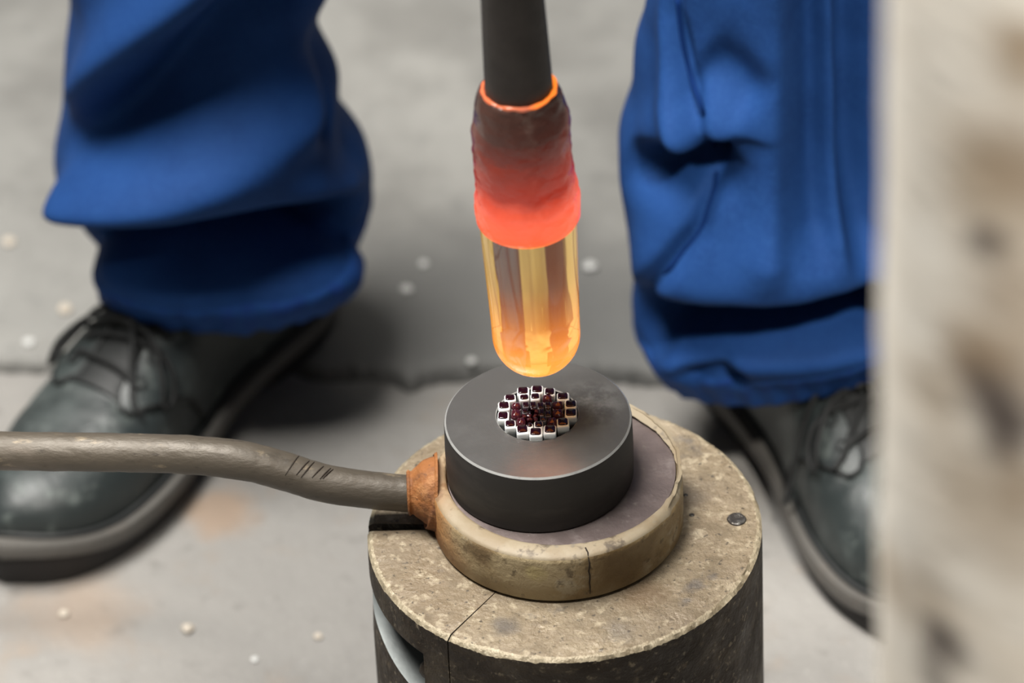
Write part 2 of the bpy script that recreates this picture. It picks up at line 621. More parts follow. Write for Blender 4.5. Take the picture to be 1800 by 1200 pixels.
for k in range(SEG):
    j = (k + 1) % SEG
    for q in range(rows):
        q2 = (q + 1) % rows
        fs.append((k * rows + q, j * rows + q, j * rows + q2, k * rows + q2))
        fm.append(1 if 4 <= q <= 7 else 0)
ring = obj('ring', vs, fs, None, holder, mats=[ring_m, rim_m], fm=fm)
sharp(ring, 50)
vs, fs = lathe([(0, TRAY_Z - PED_Z - 0.004), (RI - 0.0008, TRAY_Z - PED_Z - 0.004), (RI - 0.0008, TRAY_Z - PED_Z - 0.0002), (RI - 0.0030, TRAY_Z - PED_Z),
                (RI * 0.8, TRAY_Z - PED_Z), (0, TRAY_Z - PED_Z)], 120,
               lambda p, i: p + Vector((0, 0, 0)))
tray = obj('tray', vs, fs, tray_m, holder, loc=(inn.x, inn.y, 0))
sharp(tray, 40)
tag(tray, 'mauve grey pan floor')
# crack line down the front of the ring
crk = mat('crack_black', (0.03, 0.02, 0.012), 0.9)
cpts = []
for i in range(9):
    z = 0.004 + (RING_H - 0.010) * i / 8
    a = CRA + 0.004 * math.sin(i * 1.9) + 0.003 * math.sin(i * 4.1)
    cpts.append(Vector((math.cos(a), math.sin(a), 0)) * (RO - 0.0003) + Vector((0, 0, z)))
cpts.append(Vector((math.cos(CRA), math.sin(CRA), 0)) * (RO - 0.0010) + Vector((0, 0, RING_H - 0.0026)))
cpts.append(Vector((math.cos(CRA + .002), math.sin(CRA + .002), 0)) * (RO - 0.0026) + Vector((0, 0, RING_H - 0.0003)))
cpts.append(Vector((math.cos(CRA - .004), math.sin(CRA - .004), 0)) * (RO - 0.0060) + Vector((0, 0, RING_H)))
obj('crack', *tube(cpts, lambda t: 0.00032 + 0.0001 * t, 6), crk, holder)
# handle
steel = mat('handle_steel', (0.112, 0.093, 0.070), 0.5, 0.25,
            layers=[(12, 5, 0.45, 0.66, (0.075, 0.064, 0.050), 0.8), (60, 5, 0.58, 0.72, (0.07, 0.06, 0.045), 0.7),
                    (130, 6, 0.58, 0.70, (0.34, 0.27, 0.18), 0.8), (22, 4, 0.58, 0.72, (0.23, 0.185, 0.15), 0.6), (260, 4, 0.60, 0.72, (0.05, 0.04, 0.03), 0.7)],
            bump=[(50, 5, 0.3, 0.003), (240, 5, 0.4, 0.0012)], rough_noise=(35, 0.42, 0.65), stretch=(0.45, 1, 1))
L0 = Vector((ring_c.x, ring_c.y, PED_Z))
hy = L0.y + 0.006
hpath = [on_y(x, y, hy + dy) - L0 for x, y, dy in
         ((-480, 770, 0.03), (-260, 782, 0.024), (-100, 790, 0.02), (50, 793, 0.017), (200, 795, 0.014), (330, 799, 0.011), (430, 810, 0.008),
          (500, 828, 0.006), (570, 849, 0.003), (650, 861, 0.001), (725, 868, 0), (765, 872, 0))]
hp_s = smooth_path(hpath, 170)


def hwob(p, a):
    return 0.0004 * nz(p, 60, 1) + 0.0002 * nz(p, 220, 2)


hr = 34.5 * pix(L0 + hpath[8])[2] / F
handle = obj('handle', *tube(hp_s, lambda t: hr * (1.0 if t < 0.60 else 1 - 0.07 * sstep(t, 0.72, 0.95)), 28, hwob), steel, holder)
tag(handle, 'grey brown steel rod handle')
# nicks across the bend of the handle
for i, (x, y) in enumerate(((519, 806), (536, 811), (546, 813), (563, 819), (574, 821), (580, 823))):
    q = on_y(x, y, hy + 0.004) - L0
    near = min(range(len(hp_s)), key=lambda n: (hp_s[n] - q).length)
    c_ = hp_s[near]
    tg = (hp_s[min(near + 1, 170)] - hp_s[max(near - 1, 0)]).normalized()
    u = (Vector((0, -0.42, 0.9)) - tg * tg.dot(Vector((0, -0.42, 0.9)))).normalized()
    s_ = tg.cross(u)
    span = (0.75, 0.55, 0.6, 0.45, 0.4, 0.35)[i]
    pts = [c_ + tg * 0.0022 * (b / 4) + (u * math.cos(span * b / 4 + 0.15) - s_ * math.sin(span * b / 4 + 0.15)) * (hr + 0.0001) for b in range(-4, 5)]
    obj('nick', *tube(pts, lambda t: 0.00030 * math.sin(PI * (0.08 + 0.84 * t)) + 0.00006, 6), crk, holder)
# rusty braze joint
rust = mat('rust_joint', (0.40, 0.145, 0.035), 0.75, 0.0,
           layers=[(45, 5, 0.40, 0.60, (0.17, 0.065, 0.025), 0.9), (120, 5, 0.52, 0.68, (0.55, 0.25, 0.09), 0.7),
                   (260, 4, 0.62, 0.74, (0.07, 0.035, 0.02), 0.8)],
           bump=[(90, 5, 0.6, 0.004), (300, 4, 0.4, 0.0015)])
wp0 = on_y(716, 866, hy) - L0
wpath = smooth_path([wp0, wp0 + Vector((0.004, 0, 0)), wp0 + Vector((0.010, 0, 0)), wp0 + Vector((0.0125, 0, -0.0004)), wp0 + Vector((0.0150, 0, -0.0006))], 26)


def wwob(p, a):
    return 0.0022 * nz(p, 110, 1) + 0.0013 * nz(p, 330, 2)


obj('weld', *tube(wpath, lambda t: hr * 1.0 + 0.0095 * sstep(t, 0.02, 0.75) + 0.0022 * math.exp(-((t - 0.06) / 0.07) ** 2), 40, wwob), rust, holder)

# ------------------------------------------------------------------ graphite mould with its well
DR = 165.5 * DIST / F
well_c = on_z(944.5, 728, DISC_Z)
WR = 72.0 * DIST / F
WD = 0.0045
mold = empty('mold_disc', (0, 0, TRAY_Z + 0.0002))
tag(mold, 'thick dark grey graphite disc with bright rim and round well in the tan holder', 'mold')


def mold_material():
    m, nt, b = new_mat('graphite_top')
    v = coords(nt)
    col = mix_node(nt, ramp_node(nt, noise_node(nt, v, 26, 5), 0.42, 0.68), (0.125, 0.122, 0.119), (0.155, 0.152, 0.149))
    sp = nt.nodes.new('ShaderNodeVectorMath')
    sp.operation = 'DISTANCE'
    nt.links.new(v, sp.inputs[0])
    sp.inputs[1].default_value = (0.027, 0.009, DISC_H)
    n2 = ramp_node(nt, noise_node(nt, v, 90, 6), 0.40, 0.70)
    k = nt.nodes.new('ShaderNodeMath')
    k.operation = 'MULTIPLY'
    nt.links.new(ramp_node(nt, sp.outputs['Value'], 0.024, 0.004), k.inputs[0])
    nt.links.new(n2, k.inputs[1])
    col = mix_node(nt, k.outputs[0], col, (0.34, 0.34, 0.335), 0.7)
    nt.links.new(col, b.inputs['Base Color'])
    b.inputs['Metallic'].default_value = 0.5
    b.inputs['Roughness'].default_value = 0.26
    b.inputs['Specular IOR Level'].default_value = 0.9
    # turning marks: fine noise that depends on the distance from the well's middle only
    rr = nt.nodes.new('ShaderNodeVectorMath')
    rr.operation = 'DISTANCE'
    nt.links.new(v, rr.inputs[0])
    rr.inputs[1].default_value = (well_c.x, well_c.y, DISC_H)
    bn = nt.nodes.new('ShaderNodeBump')
    bn.inputs['Strength'].default_value = 0.22
    bn.inputs['Distance'].default_value = 0.0004
    nt.links.new(noise_node(nt, rr.outputs['Value'], 1400, 3), bn.inputs['Height'])
    bn2 = nt.nodes.new('ShaderNodeBump')
    bn2.inputs['Strength'].default_value = 0.12
    bn2.inputs['Distance'].default_value = 0.001
    nt.links.new(noise_node(nt, v, 200, 5), bn2.inputs['Height'])
    nt.links.new(bn.outputs['Normal'], bn2.inputs['Normal'])
    nt.links.new(bn2.outputs['Normal'], b.inputs['Normal'])
    return m


g_top = mold_material()
g_side = mat('graphite_side', (0.030, 0.027, 0.025), 0.62, 0.1, layers=[(40, 5, 0.45, 0.7, (0.055, 0.048, 0.044), 0.7)],
             bump=[(500, 3, 0.12, 0.0006)], stretch=(1, 1, 3))
g_rim = mat('graphite_rim_glint', (0.62, 0.62, 0.60), 0.32, 0.35, layers=[(150, 4, 0.5, 0.7, (0.40, 0.40, 0.39), 0.7)])  # the rim's highlight is put into this pale colour
g_well = mat('graphite_well', (0.015, 0.013, 0.014), 0.5, 0.2)
vs, fs, fm = [], [], []
SEG = 160
H = DISC_H
wc = Vector((well_c.x, well_c.y, 0))
prof = [('w', WR - 0.0006, H - WD, 3), ('w', WR, H - WD + 0.0006, 3), ('w', WR, H - 0.0005, 3), ('w', WR + 0.0005, H, 2), ('w', WR + 0.006, H, 0), ('d', DR * 0.85, H, 0),
        ('d', DR - 0.0011, H, 0), ('d', DR - 0.0002, H - 0.0009, 2), ('d', DR, H - 0.0018, 1), ('d', DR + 0.0003, H * 0.5, 1), ('d', DR, 0.0008, 1),
        ('d', DR - 0.0008, 0.0, 1), ('d', 0.02, 0.0, 1)]
for (kind, r, z, mi) in prof:
    for k in range(SEG):
        a = 2 * PI * k / SEG
        d = Vector((math.cos(a) * r, math.sin(a) * r, z))
        vs.append(d + (wc if kind == 'w' else Vector()))
for q in range(len(prof) - 1):
    for k in range(SEG):
        j = (k + 1) % SEG
        fs.append((q * SEG + k, q * SEG + j, (q + 1) * SEG + j, (q + 1) * SEG + k))
        fm.append(prof[q + 1][3])
fs.append(tuple(range(SEG)))
fm.append(3)
fs.append(tuple(range((len(prof) - 1) * SEG, len(prof) * SEG)))
fm.append(1)
body = obj('body', vs, fs, None, mold, mats=[g_top, g_side, g_rim, g_well], fm=fm)
sharp(body, 25)

# ------------------------------------------------------------------ the glass pieces in the well
g_white = mat('opal_glass', (1.36, 1.39, 1.38), 0.16, 0.0, layers=[(60, 3, 0.45, 0.7, (1.22, 1.28, 1.34), 0.6)], Coat_Weight=0.6, Coat_Roughness=0.05)
g_dark = mat('aubergine_glass', (0.020, 0.003, 0.008), 0.07, 0.0, layers=[(120, 2, 0.45, 0.7, (0.055, 0.004, 0.006), 0.8)], Coat_Weight=0.35, Coat_Roughness=0.03, Specular_IOR_Level=0.3)
g_clear = mat('purple_glass', (0.085, 0.012, 0.022), 0.06, 0.0, layers=[(200, 2, 0.45, 0.7, (0.035, 0.006, 0.022), 0.8)], Coat_Weight=0.6, Coat_Roughness=0.03, Specular_IOR_Level=0.3)


g_grey = mat('lilac_glass', (0.36, 0.33, 0.37), 0.14, 0.0, layers=[(120, 3, 0.45, 0.7, (0.22, 0.18, 0.24), 0.7)], Coat_Weight=0.6, Coat_Roughness=0.05)


def rounded_prism(w_, d_, z0, z1, rad, bev, seg=4, dome=0.0):
    """a square rod with rounded upright edges, a rounded top edge and optional domed top"""
    loop = []
    for cx, cy, a0 in ((1, 1, 0), (-1, 1, PI / 2), (-1, -1, PI), (1, -1, 1.5 * PI)):
        for s in range(seg + 1):
            loop.append((cx, cy, a0 + (PI / 2) * s / seg))
    rowsp = [(0.0, z0), (0.0, z1 - bev)]
    nb = 4
    for s in range(1, nb + 1):
        th = PI / 2 * s / nb
        rowsp.append((bev * (1 - math.cos(th)), z1 - bev + bev * math.sin(th)))
    n = len(loop)
    vs, fs = [], []
    for inset, z in rowsp:
        for cx, cy, a in loop:
            r = max(rad - inset, 0.0001)
            x = cx * (w_ / 2 - rad) + r * math.cos(a)
            y = cy * (d_ / 2 - rad) + r * math.sin(a)
            if inset > rad:
                f_ = (inset - rad)
                x -= cx * f_ * 0.9
                y -= cy * f_ * 0.9
            vs.append(Vector((x, y, z)))
    base_n = len(rowsp)
    for fr in (0.66, 0.33):
        for cx, cy, a in loop:
            i = len(vs) - n if fr == 0.66 else len(vs) - 2 * n
            pass
    top0 = (base_n - 1) * n
    ring0 = [vs[top0 + k].copy() for k in range(n)]
    for fr in (0.66, 0.33):
        for k in range(n):
            p = ring0[k]
            vs.append(Vector((p.x * fr, p.y * fr, z1 + dome * (1 - fr * fr))))
    vs.append(Vector((0, 0, z1 + dome)))
    R = base_n + 2
    for q in range(R - 1):
        for k in range(n):
            j = (k + 1) % n
            fs.append((q * n + k, q * n + j, (q + 1) * n + j, (q + 1) * n + k))
    for k in range(n):
        j = (k + 1) % n
        fs.append(((R - 1) * n + k, (R - 1) * n + j, len(vs) - 1))
    fs.append(tuple(range(n))[::-1])
    return vs, fs


CH = 9.2316
PXM = DIST / F
outer = [(632, 230, 205, 138), (868, 220, 205, 138), (1072, 255, 190, 132), (1290, 330, 210, 132), (1412, 455, 205, 132), (1418, 605, 205, 144),
         (1308, 765, 205, 150), (1080, 878, 215, 146), (850, 915, 222, 146), (620, 888, 210, 146), (415, 790, 190, 128), (302, 650, 195, 146),
         (318, 480, 200, 138), (430, 355, 195, 116)]
middle = [(657, 348, 172, 102, 0), (838, 340, 165, 112, 0), (1035, 345, 182, 116, 1), (1210, 452, 190, 118, 1), (1205, 585, 190, 134, 1), (1115, 725, 182, 134, 1),
          (890, 790, 150, 116, 0), (752, 805, 108, 84, 0), (607, 727, 170, 132, 1), (525, 600, 186, 144, 1), (527, 465, 172, 108, 1)]
inner = [(683, 455, 110, 84, 0), (803, 455, 104, 92, 0), (922, 470, 104, 104, 0), (1046, 453, 104, 92, 0), (1046, 600, 104, 92, 0), (968, 690, 104, 64, 0),
         (672, 558, 100, 70, 0), (943, 575, 70, 120, 0), (1050, 527, 70, 40, 0)]
bits = [(785, 530, 76, 56), (858, 562, 66, 44), (745, 588, 62, 44), (738, 640, 72, 52), (832, 640, 64, 60), (745, 697, 92, 46), (848, 704, 72, 60),
        (655, 645, 60, 58), (900, 625, 44, 44)]
WORDS = ['twelve', 'one', 'two', 'three', 'four', 'five', 'six', 'seven', 'eight', 'nine', 'ten', 'eleven']
used_labels = set()


def clock(dx, dy):
    a = (math.degrees(math.atan2(dx, dy)) % 360)
    q = round(a / 7.5) % 48
    h, r = divmod(q, 4)
    return (('%s o\'clock', 'quarter past %s', 'half past %s', 'quarter to %s')[r]) % WORDS[(h + (1 if r == 3 else 0)) % 12]


def piece(name, cx, cy, w_, d_, hgt, kind, where, what, group):
    P = on_z(850 + cx / CH, 660 + cy / CH, DISC_Z + hgt)
    W_ = w_ / CH * PXM * 0.985
    D_ = d_ / CH * PXM / 0.632 * 0.985
    base = DISC_Z - WD
    rel = P.to_2d() - well_c.to_2d()
    # keep the foot inside the well
    lim = WR - 0.0003
    hw, hd = W_ / 2, D_ / 2
    far = max(Vector((rel.x + sx * hw * 0.78, rel.y + sy * hd * 0.78)).length for sx in (-1, 1) for sy in (-1, 1))
    if far > lim:
        rel = rel * (1 - (far - lim) / rel.length)
    H_ = hgt + WD
    rz = math.radians(random.uniform(-4, 4))
    loc = (well_c.x + rel.x, well_c.y + rel.y, base)
    if kind == 'cased':
        o = obj(name, *rounded_prism(W_, D_, 0, H_, 0.0011, 0.0010), g_white, loc=loc)
        c_ = obj('core', *rounded_prism(W_ * 0.80, D_ * 0.78, H_ - 0.0016, H_ + 0.0006, 0.0012, 0.0007, 4, 0.0003), g_dark, o)
        c_.location = (random.uniform(-1, 1) * 0.0002, random.uniform(-0.0001, 0.0004), 0)
    elif kind == 'domed':
        o = obj(name, *rounded_prism(W_, D_, 0, H_ - 0.0018, 0.0012, 0.0008), g_grey, loc=loc)
        obj('core', *rounded_prism(W_ * 0.97, D_ * 0.97, H_ - 0.0034, H_ + 0.0006, 0.0020, 0.0024, 4, 0.0004), g_clear, o)
    elif kind == 'small':
        o = obj(name, *rounded_prism(W_, D_, 0, H_ - 0.0006, 0.0006, 0.0005), g_grey, loc=loc)
        obj('core', *rounded_prism(W_ * 0.86, D_ * 0.86, H_ - 0.0014, H_, 0.0006, 0.0005, 3, 0.0002), g_dark, o)
    else:
        vs, fs = rounded_prism(W_, D_, 0, H_, 0.0004, 0.0005, 3, 0.0003)
        vs = [v + Vector((nz(v, 500, cx), nz(v, 500, cy), 0.6 * nz(v, 500, cx + cy))) * 0.0006 * (1 if v.z > 0.001 else 0.2) for v in vs]
        o = obj(name, vs, fs, g_dark if (cx + cy) % 2 else g_clear, loc=loc)
        rz = math.radians(random.uniform(-25, 25))
    o.rotation_euler.z = rz
    cw = clock(cx - 862, -(cy - 600) / 0.632)
    lab = '%s at %s %s' % (what, cw, where)
    n_ = 0
    while lab in used_labels:
        n_ += 1
        lab = '%s just inside %s %s' % (what, cw, where)
        if n_ > 1:
            raise Exception('dup label ' + lab)
    used_labels.add(lab)
    tag(o, lab, 'glass piece', group)


for cx, cy, w_, d_ in outer:
    piece('glass_cube', cx, cy, w_, d_, 0.0030, 'cased', "in the cluster's outer ring", 'white-cased dark glass cube', 'white-cased glass cubes in the mould well')
for cx, cy, w_, d_, k in middle:
    piece('glass_cube', cx, cy, w_, d_, 0.0029, 'domed' if k else 'cased', "in the cluster's second ring",
          'round-topped dark red glass cube' if k else 'flat-topped dark glass cube', 'glass cubes of the second ring')
for cx, cy, w_, d_, k in inner:
    piece('glass_cube', cx, cy, w_, d_, 0.0026, 'small', "in the cluster's third ring", 'small dark glass cube', 'small glass cubes of the third ring')
for cx, cy, w_, d_ in bits:
    piece('glass_shard', cx, cy, w_, d_, 0.0021 + random.uniform(-3, 5) * 1e-4, 'bit', 'at the middle of the cluster', 'broken dark glass shard', 'broken glass shards')

# ------------------------------------------------------------------ blowpipe with the hot gather
tipc = on_y(942.5, 585, 0.0)                     # middle of the round end
topc = on_y(901, 0, -0.004)
ax = (topc - tipc).normalized()
pipe_root = empty('blowpipe', tipc)
pipe_root.rotation_euler = Vector((0, 0, 1)).rotation_difference(ax).to_euler()
tag(pipe_root, 'dark iron blowpipe with glowing orange glass gather held upright above the graphite disc', 'blowpipe')
VS = 0.372e-3                                    # metres along the pipe per picture row


def T(y):
    return (585 - y) * VS


pipe_m = mat('pipe_iron', (0.055, 0.047, 0.043), 0.55, 0.35, layers=[(30, 5, 0.45, 0.7, (0.085, 0.072, 0.066), 0.7), (160, 4, 0.58, 0.74, (0.035, 0.03, 0.028), 0.7)],
             bump=[(120, 5, 0.3, 0.002)])
pp = [(0, T(235)), (0.0152, T(235)), (0.0166, T(180)), (0.0163, T(140)), (0.0157, T(70)), (0.0149, T(0)), (0.0138, T(-110)), (0.0125, T(-300)), (0.0120, T(-700)), (0.0120, T(-1400)),
      (0.0070, T(-1404)), (0, T(-1404))]
pp = [pp[0]] + [(r, z) for r, z in pp[1:]]
pipe = obj('pipe', *lathe(pp, 48), pipe_m, pipe_root)
sharp(pipe, 60)


def gather_material():
    m, nt, b = new_mat('amber_glass')
    b.inputs['Transmission Weight'].default_value = 1.0
    b.inputs['Roughness'].default_value = 0.0
    b.inputs['IOR'].default_value = 1.5
    nt.links.new(height_ramp(nt, [(-0.022, (0.98, 0.78, 0.28)), (0.03, (0.95, 0.74, 0.22)), (0.08, (0.92, 0.76, 0.28))], lo=-0.022, hi=0.08), b.inputs['Base Color'])
    em = height_ramp(nt, [(-0.022, (0.95, 0.42, 0.10)), (-0.008, (0.66, 0.21, 0.030)), (0.012, (0.28, 0.062, 0.008)), (0.026, (0.10, 0.020, 0.005)), (0.040, (0.070, 0.014, 0.007)), (0.075, (0.055, 0.014, 0.009))], lo=-0.022, hi=0.08)
    nt.links.new(em, b.inputs['Emission Color'])
    b.inputs['Emission Strength'].default_value = 0.8
    return m


SR = 0.0222
gp = [(0, -SR)]
for i in range(1, 15):
    a = PI / 2 * i / 14
    gp.append((SR * math.sin(a), -SR * math.cos(a)))
gp += [(0.0223, T(555)), (0.0227, T(520)), (0.0233, T(470)), (0.0239, T(430)), (0.0242, T(395)), (0.0242, T(387)), (0.0, T(387))]
gather = obj('gather', *lathe(gp, 96), gather_material(), pipe_root)
sharp(gather, 70)
tag(gather, 'clear amber glass with a glowing orange rounded end')


def collar_material():
    m, nt, b = new_mat('red_hot_glass')
    base = height_ramp(nt, [(0.070, (0.30, 0.03, 0.012)), (0.095, (0.22, 0.030, 0.018)), (0.110, (0.10, 0.030, 0.022)), (0.150, (0.075, 0.040, 0.032))], lo=0.07, hi=0.16, wob=0.012)
    nt.links.new(base, b.inputs['Base Color'])
    em = height_ramp(nt, [(0.0755, (1.0, 0.26, 0.035)), (0.080, (0.82, 0.105, 0.030)), (0.092, (0.78, 0.115, 0.055)), (0.101, (0.52, 0.070, 0.038)), (0.108, (0.24, 0.018, 0.010)), (0.122, (0.11, 0.011, 0.007)), (0.138, (0.035, 0.006, 0.004)), (0.16, (0.004, 0.002, 0.001))], lo=0.07, hi=0.16, wob=0.010)
    nt.links.new(em, b.inputs['Emission Color'])
    b.inputs['Emission Strength'].default_value = 1.0
    b.inputs['Roughness'].default_value = 0.12
    b.inputs['Transmission Weight'].default_value = 0.30
    b.inputs['IOR'].default_value = 1.45
    bn = nt.nodes.new('ShaderNodeBump')
    bn.inputs['Strength'].default_value = 0.4
    bn.inputs['Distance'].default_value = 0.004
    nt.links.new(noise_node(nt, coords(nt, (1, 1, 1.6)), 75, 3), bn.inputs['Height'])
    nt.links.new(bn.outputs['Normal'], b.inputs['Normal'])
    return m


cp = [(0.0, T(386)), (0.0225, T(386)), (0.0250, T(385)), (0.0258, T(380)), (0.0262, T(365)), (0.0262, T(350)), (0.0258, T(337)), (0.0249, T(325)), (0.0244, T(316)), (0.0245, T(300)),
      (0.0246, T(275)), (0.0241, T(250)), (0.0238, T(235)), (0.0230, T(215)), (0.0219, T(198)), (0.0205, T(184)), (0.0192, T(174)), (0.0178, T(170)), (0.0160, T(173)), (0.0, T(178))]


def cwob(p, i):
    if i < 3:
        return p
    k = 1 if i > 7 else 0.35
    d = Vector((p.x, p.y, 0)).normalized()
    return p + d * k * (0.0011 * nz(p, 55, 2) + 0.0009 * nz(Vector((p.x, p.y, p.z * 2)), 120, 6))


cp2 = []
for (r0, z0), (r1, z1) in zip(cp, cp[1:]):
    n_ = 3 if 3 <= len(cp2) and r1 > 0.016 else 1
    for q in range(n_):
        cp2.append((r0 + (r1 - r0) * q / n_, z0 + (z1 - z0) * q / n_))
cp2.append(cp[-1])
collar = obj('collar', *lathe(cp2, 96, cwob), collar_material(), pipe_root)
tag(collar, 'red hot lumpy glass around the pipe end')
# thin glowing edge where glass meets iron
m, nt, b = new_mat('glowing_rim')
b.inputs['Base Color'].default_value = (0.5, 0.12, 0.05, 1)
b.inputs['Roughness'].default_value = 0.15
em = height_ramp(nt, [(-0.019, (0.16, 0.02, 0.006)), (-0.012, (0.05, 0.012, 0.008)), (-0.004, (0.16, 0.055, 0.035)), (0.0035, (0.22, 0.06, 0.04)), (0.008, (1.0, 0.20, 0.015)), (0.019, (1.0, 0.24, 0.02))], axis=0, lo=-0.02, hi=0.02)
nt.links.new(em, b.inputs['Emission Color'])
b.inputs['Emission Strength'].default_value = 1.1
rimp = []
for k in range(97):
    a = 2 * PI * k / 96
    rimp.append(Vector((math.cos(a) * 0.0176, math.sin(a) * 0.0176, T(171.5) + 0.0008 * nz((math.cos(a) * 2, math.sin(a) * 2, 0), 1.5, 3))))
obj('hot_rim', *tube(rimp, lambda t: 0.0011 + 0.0006 * nz((math.cos(t * 2 * PI) * 3, math.sin(t * 2 * PI) * 3, 1), 1.4, 2), 10, None, False), m, pipe_root)

# ------------------------------------------------------------------ person: shoes and work trousers
heelL, toeL = on_z(550, 512, 0), on_z(0, 1020, 0)
heelR, toeR = on_z(1276, 612, 0), on_z(1706, 1142, 0)
person = empty('person', ((heelL + heelR) / 2))
tag(person, 'person standing in royal blue work trousers and scuffed black lace-up leather shoes behind the pedestal', 'person')
PL = person.location.copy()

leather = mat('black_leather', (0.028, 0.036, 0.036), 0.40, 0.0,
              layers=[(16, 4, 0.42, 0.66, (0.095, 0.115, 0.112), 0.8), (50, 5, 0.55, 0.72, (0.18, 0.21, 0.195), 0.6), (9, 3, 0.5, 0.7, (0.014, 0.018, 0.020), 0.6)], bump=[(60, 5, 0.25, 0.004), (400, 3, 0.15, 0.0008)], rough_noise=(25, 0.34, 0.58))
welt_m = mat('welt_rubber', (0.105, 0.098, 0.088), 0.6, 0.0, layers=[(80, 4, 0.5, 0.7, (0.13, 0.115, 0.10), 0.7)], bump=[(120, 4, 0.4, 0.002)])
sole_m = mat('sole_rubber', (0.016, 0.014, 0.014), 0.7, 0.0, layers=[(60, 4, 0.5, 0.7, (0.03, 0.027, 0.025), 0.7)])
lace_m = mat('black_lace', (0.008, 0.009, 0.009), 0.75)
sock_m = mat('dark_sock', (0.01, 0.01, 0.012), 0.9)
edge_m = mat('flap_edge', (0.010, 0.012, 0.012), 0.6)

IN = [(0, 0.006), (0.02, 0.020), (0.06, 0.030), (0.14, 0.0345), (0.28, 0.033), (0.42, 0.035), (0.55, 0.043), (0.68, 0.050), (0.80, 0.0495), (0.90, 0.040), (0.96, 0.025), (1.0, 0.004)]
OUT = [(0, 0.006), (0.02, 0.020), (0.06, 0.030), (0.14, 0.0345), (0.28, 0.038), (0.42, 0.045), (0.55, 0.051), (0.68, 0.053), (0.80, 0.048), (0.90, 0.035), (0.96, 0.020), (1.0, 0.002)]
TOP = [(0, 0.062), (0.03, 0.080), (0.10, 0.090), (0.25, 0.100), (0.36, 0.103), (0.46, 0.097), (0.54, 0.088), (0.62, 0.078), (0.72, 0.069), (0.82, 0.063), (0.91, 0.056), (0.97, 0.045), (1.0, 0.034)]


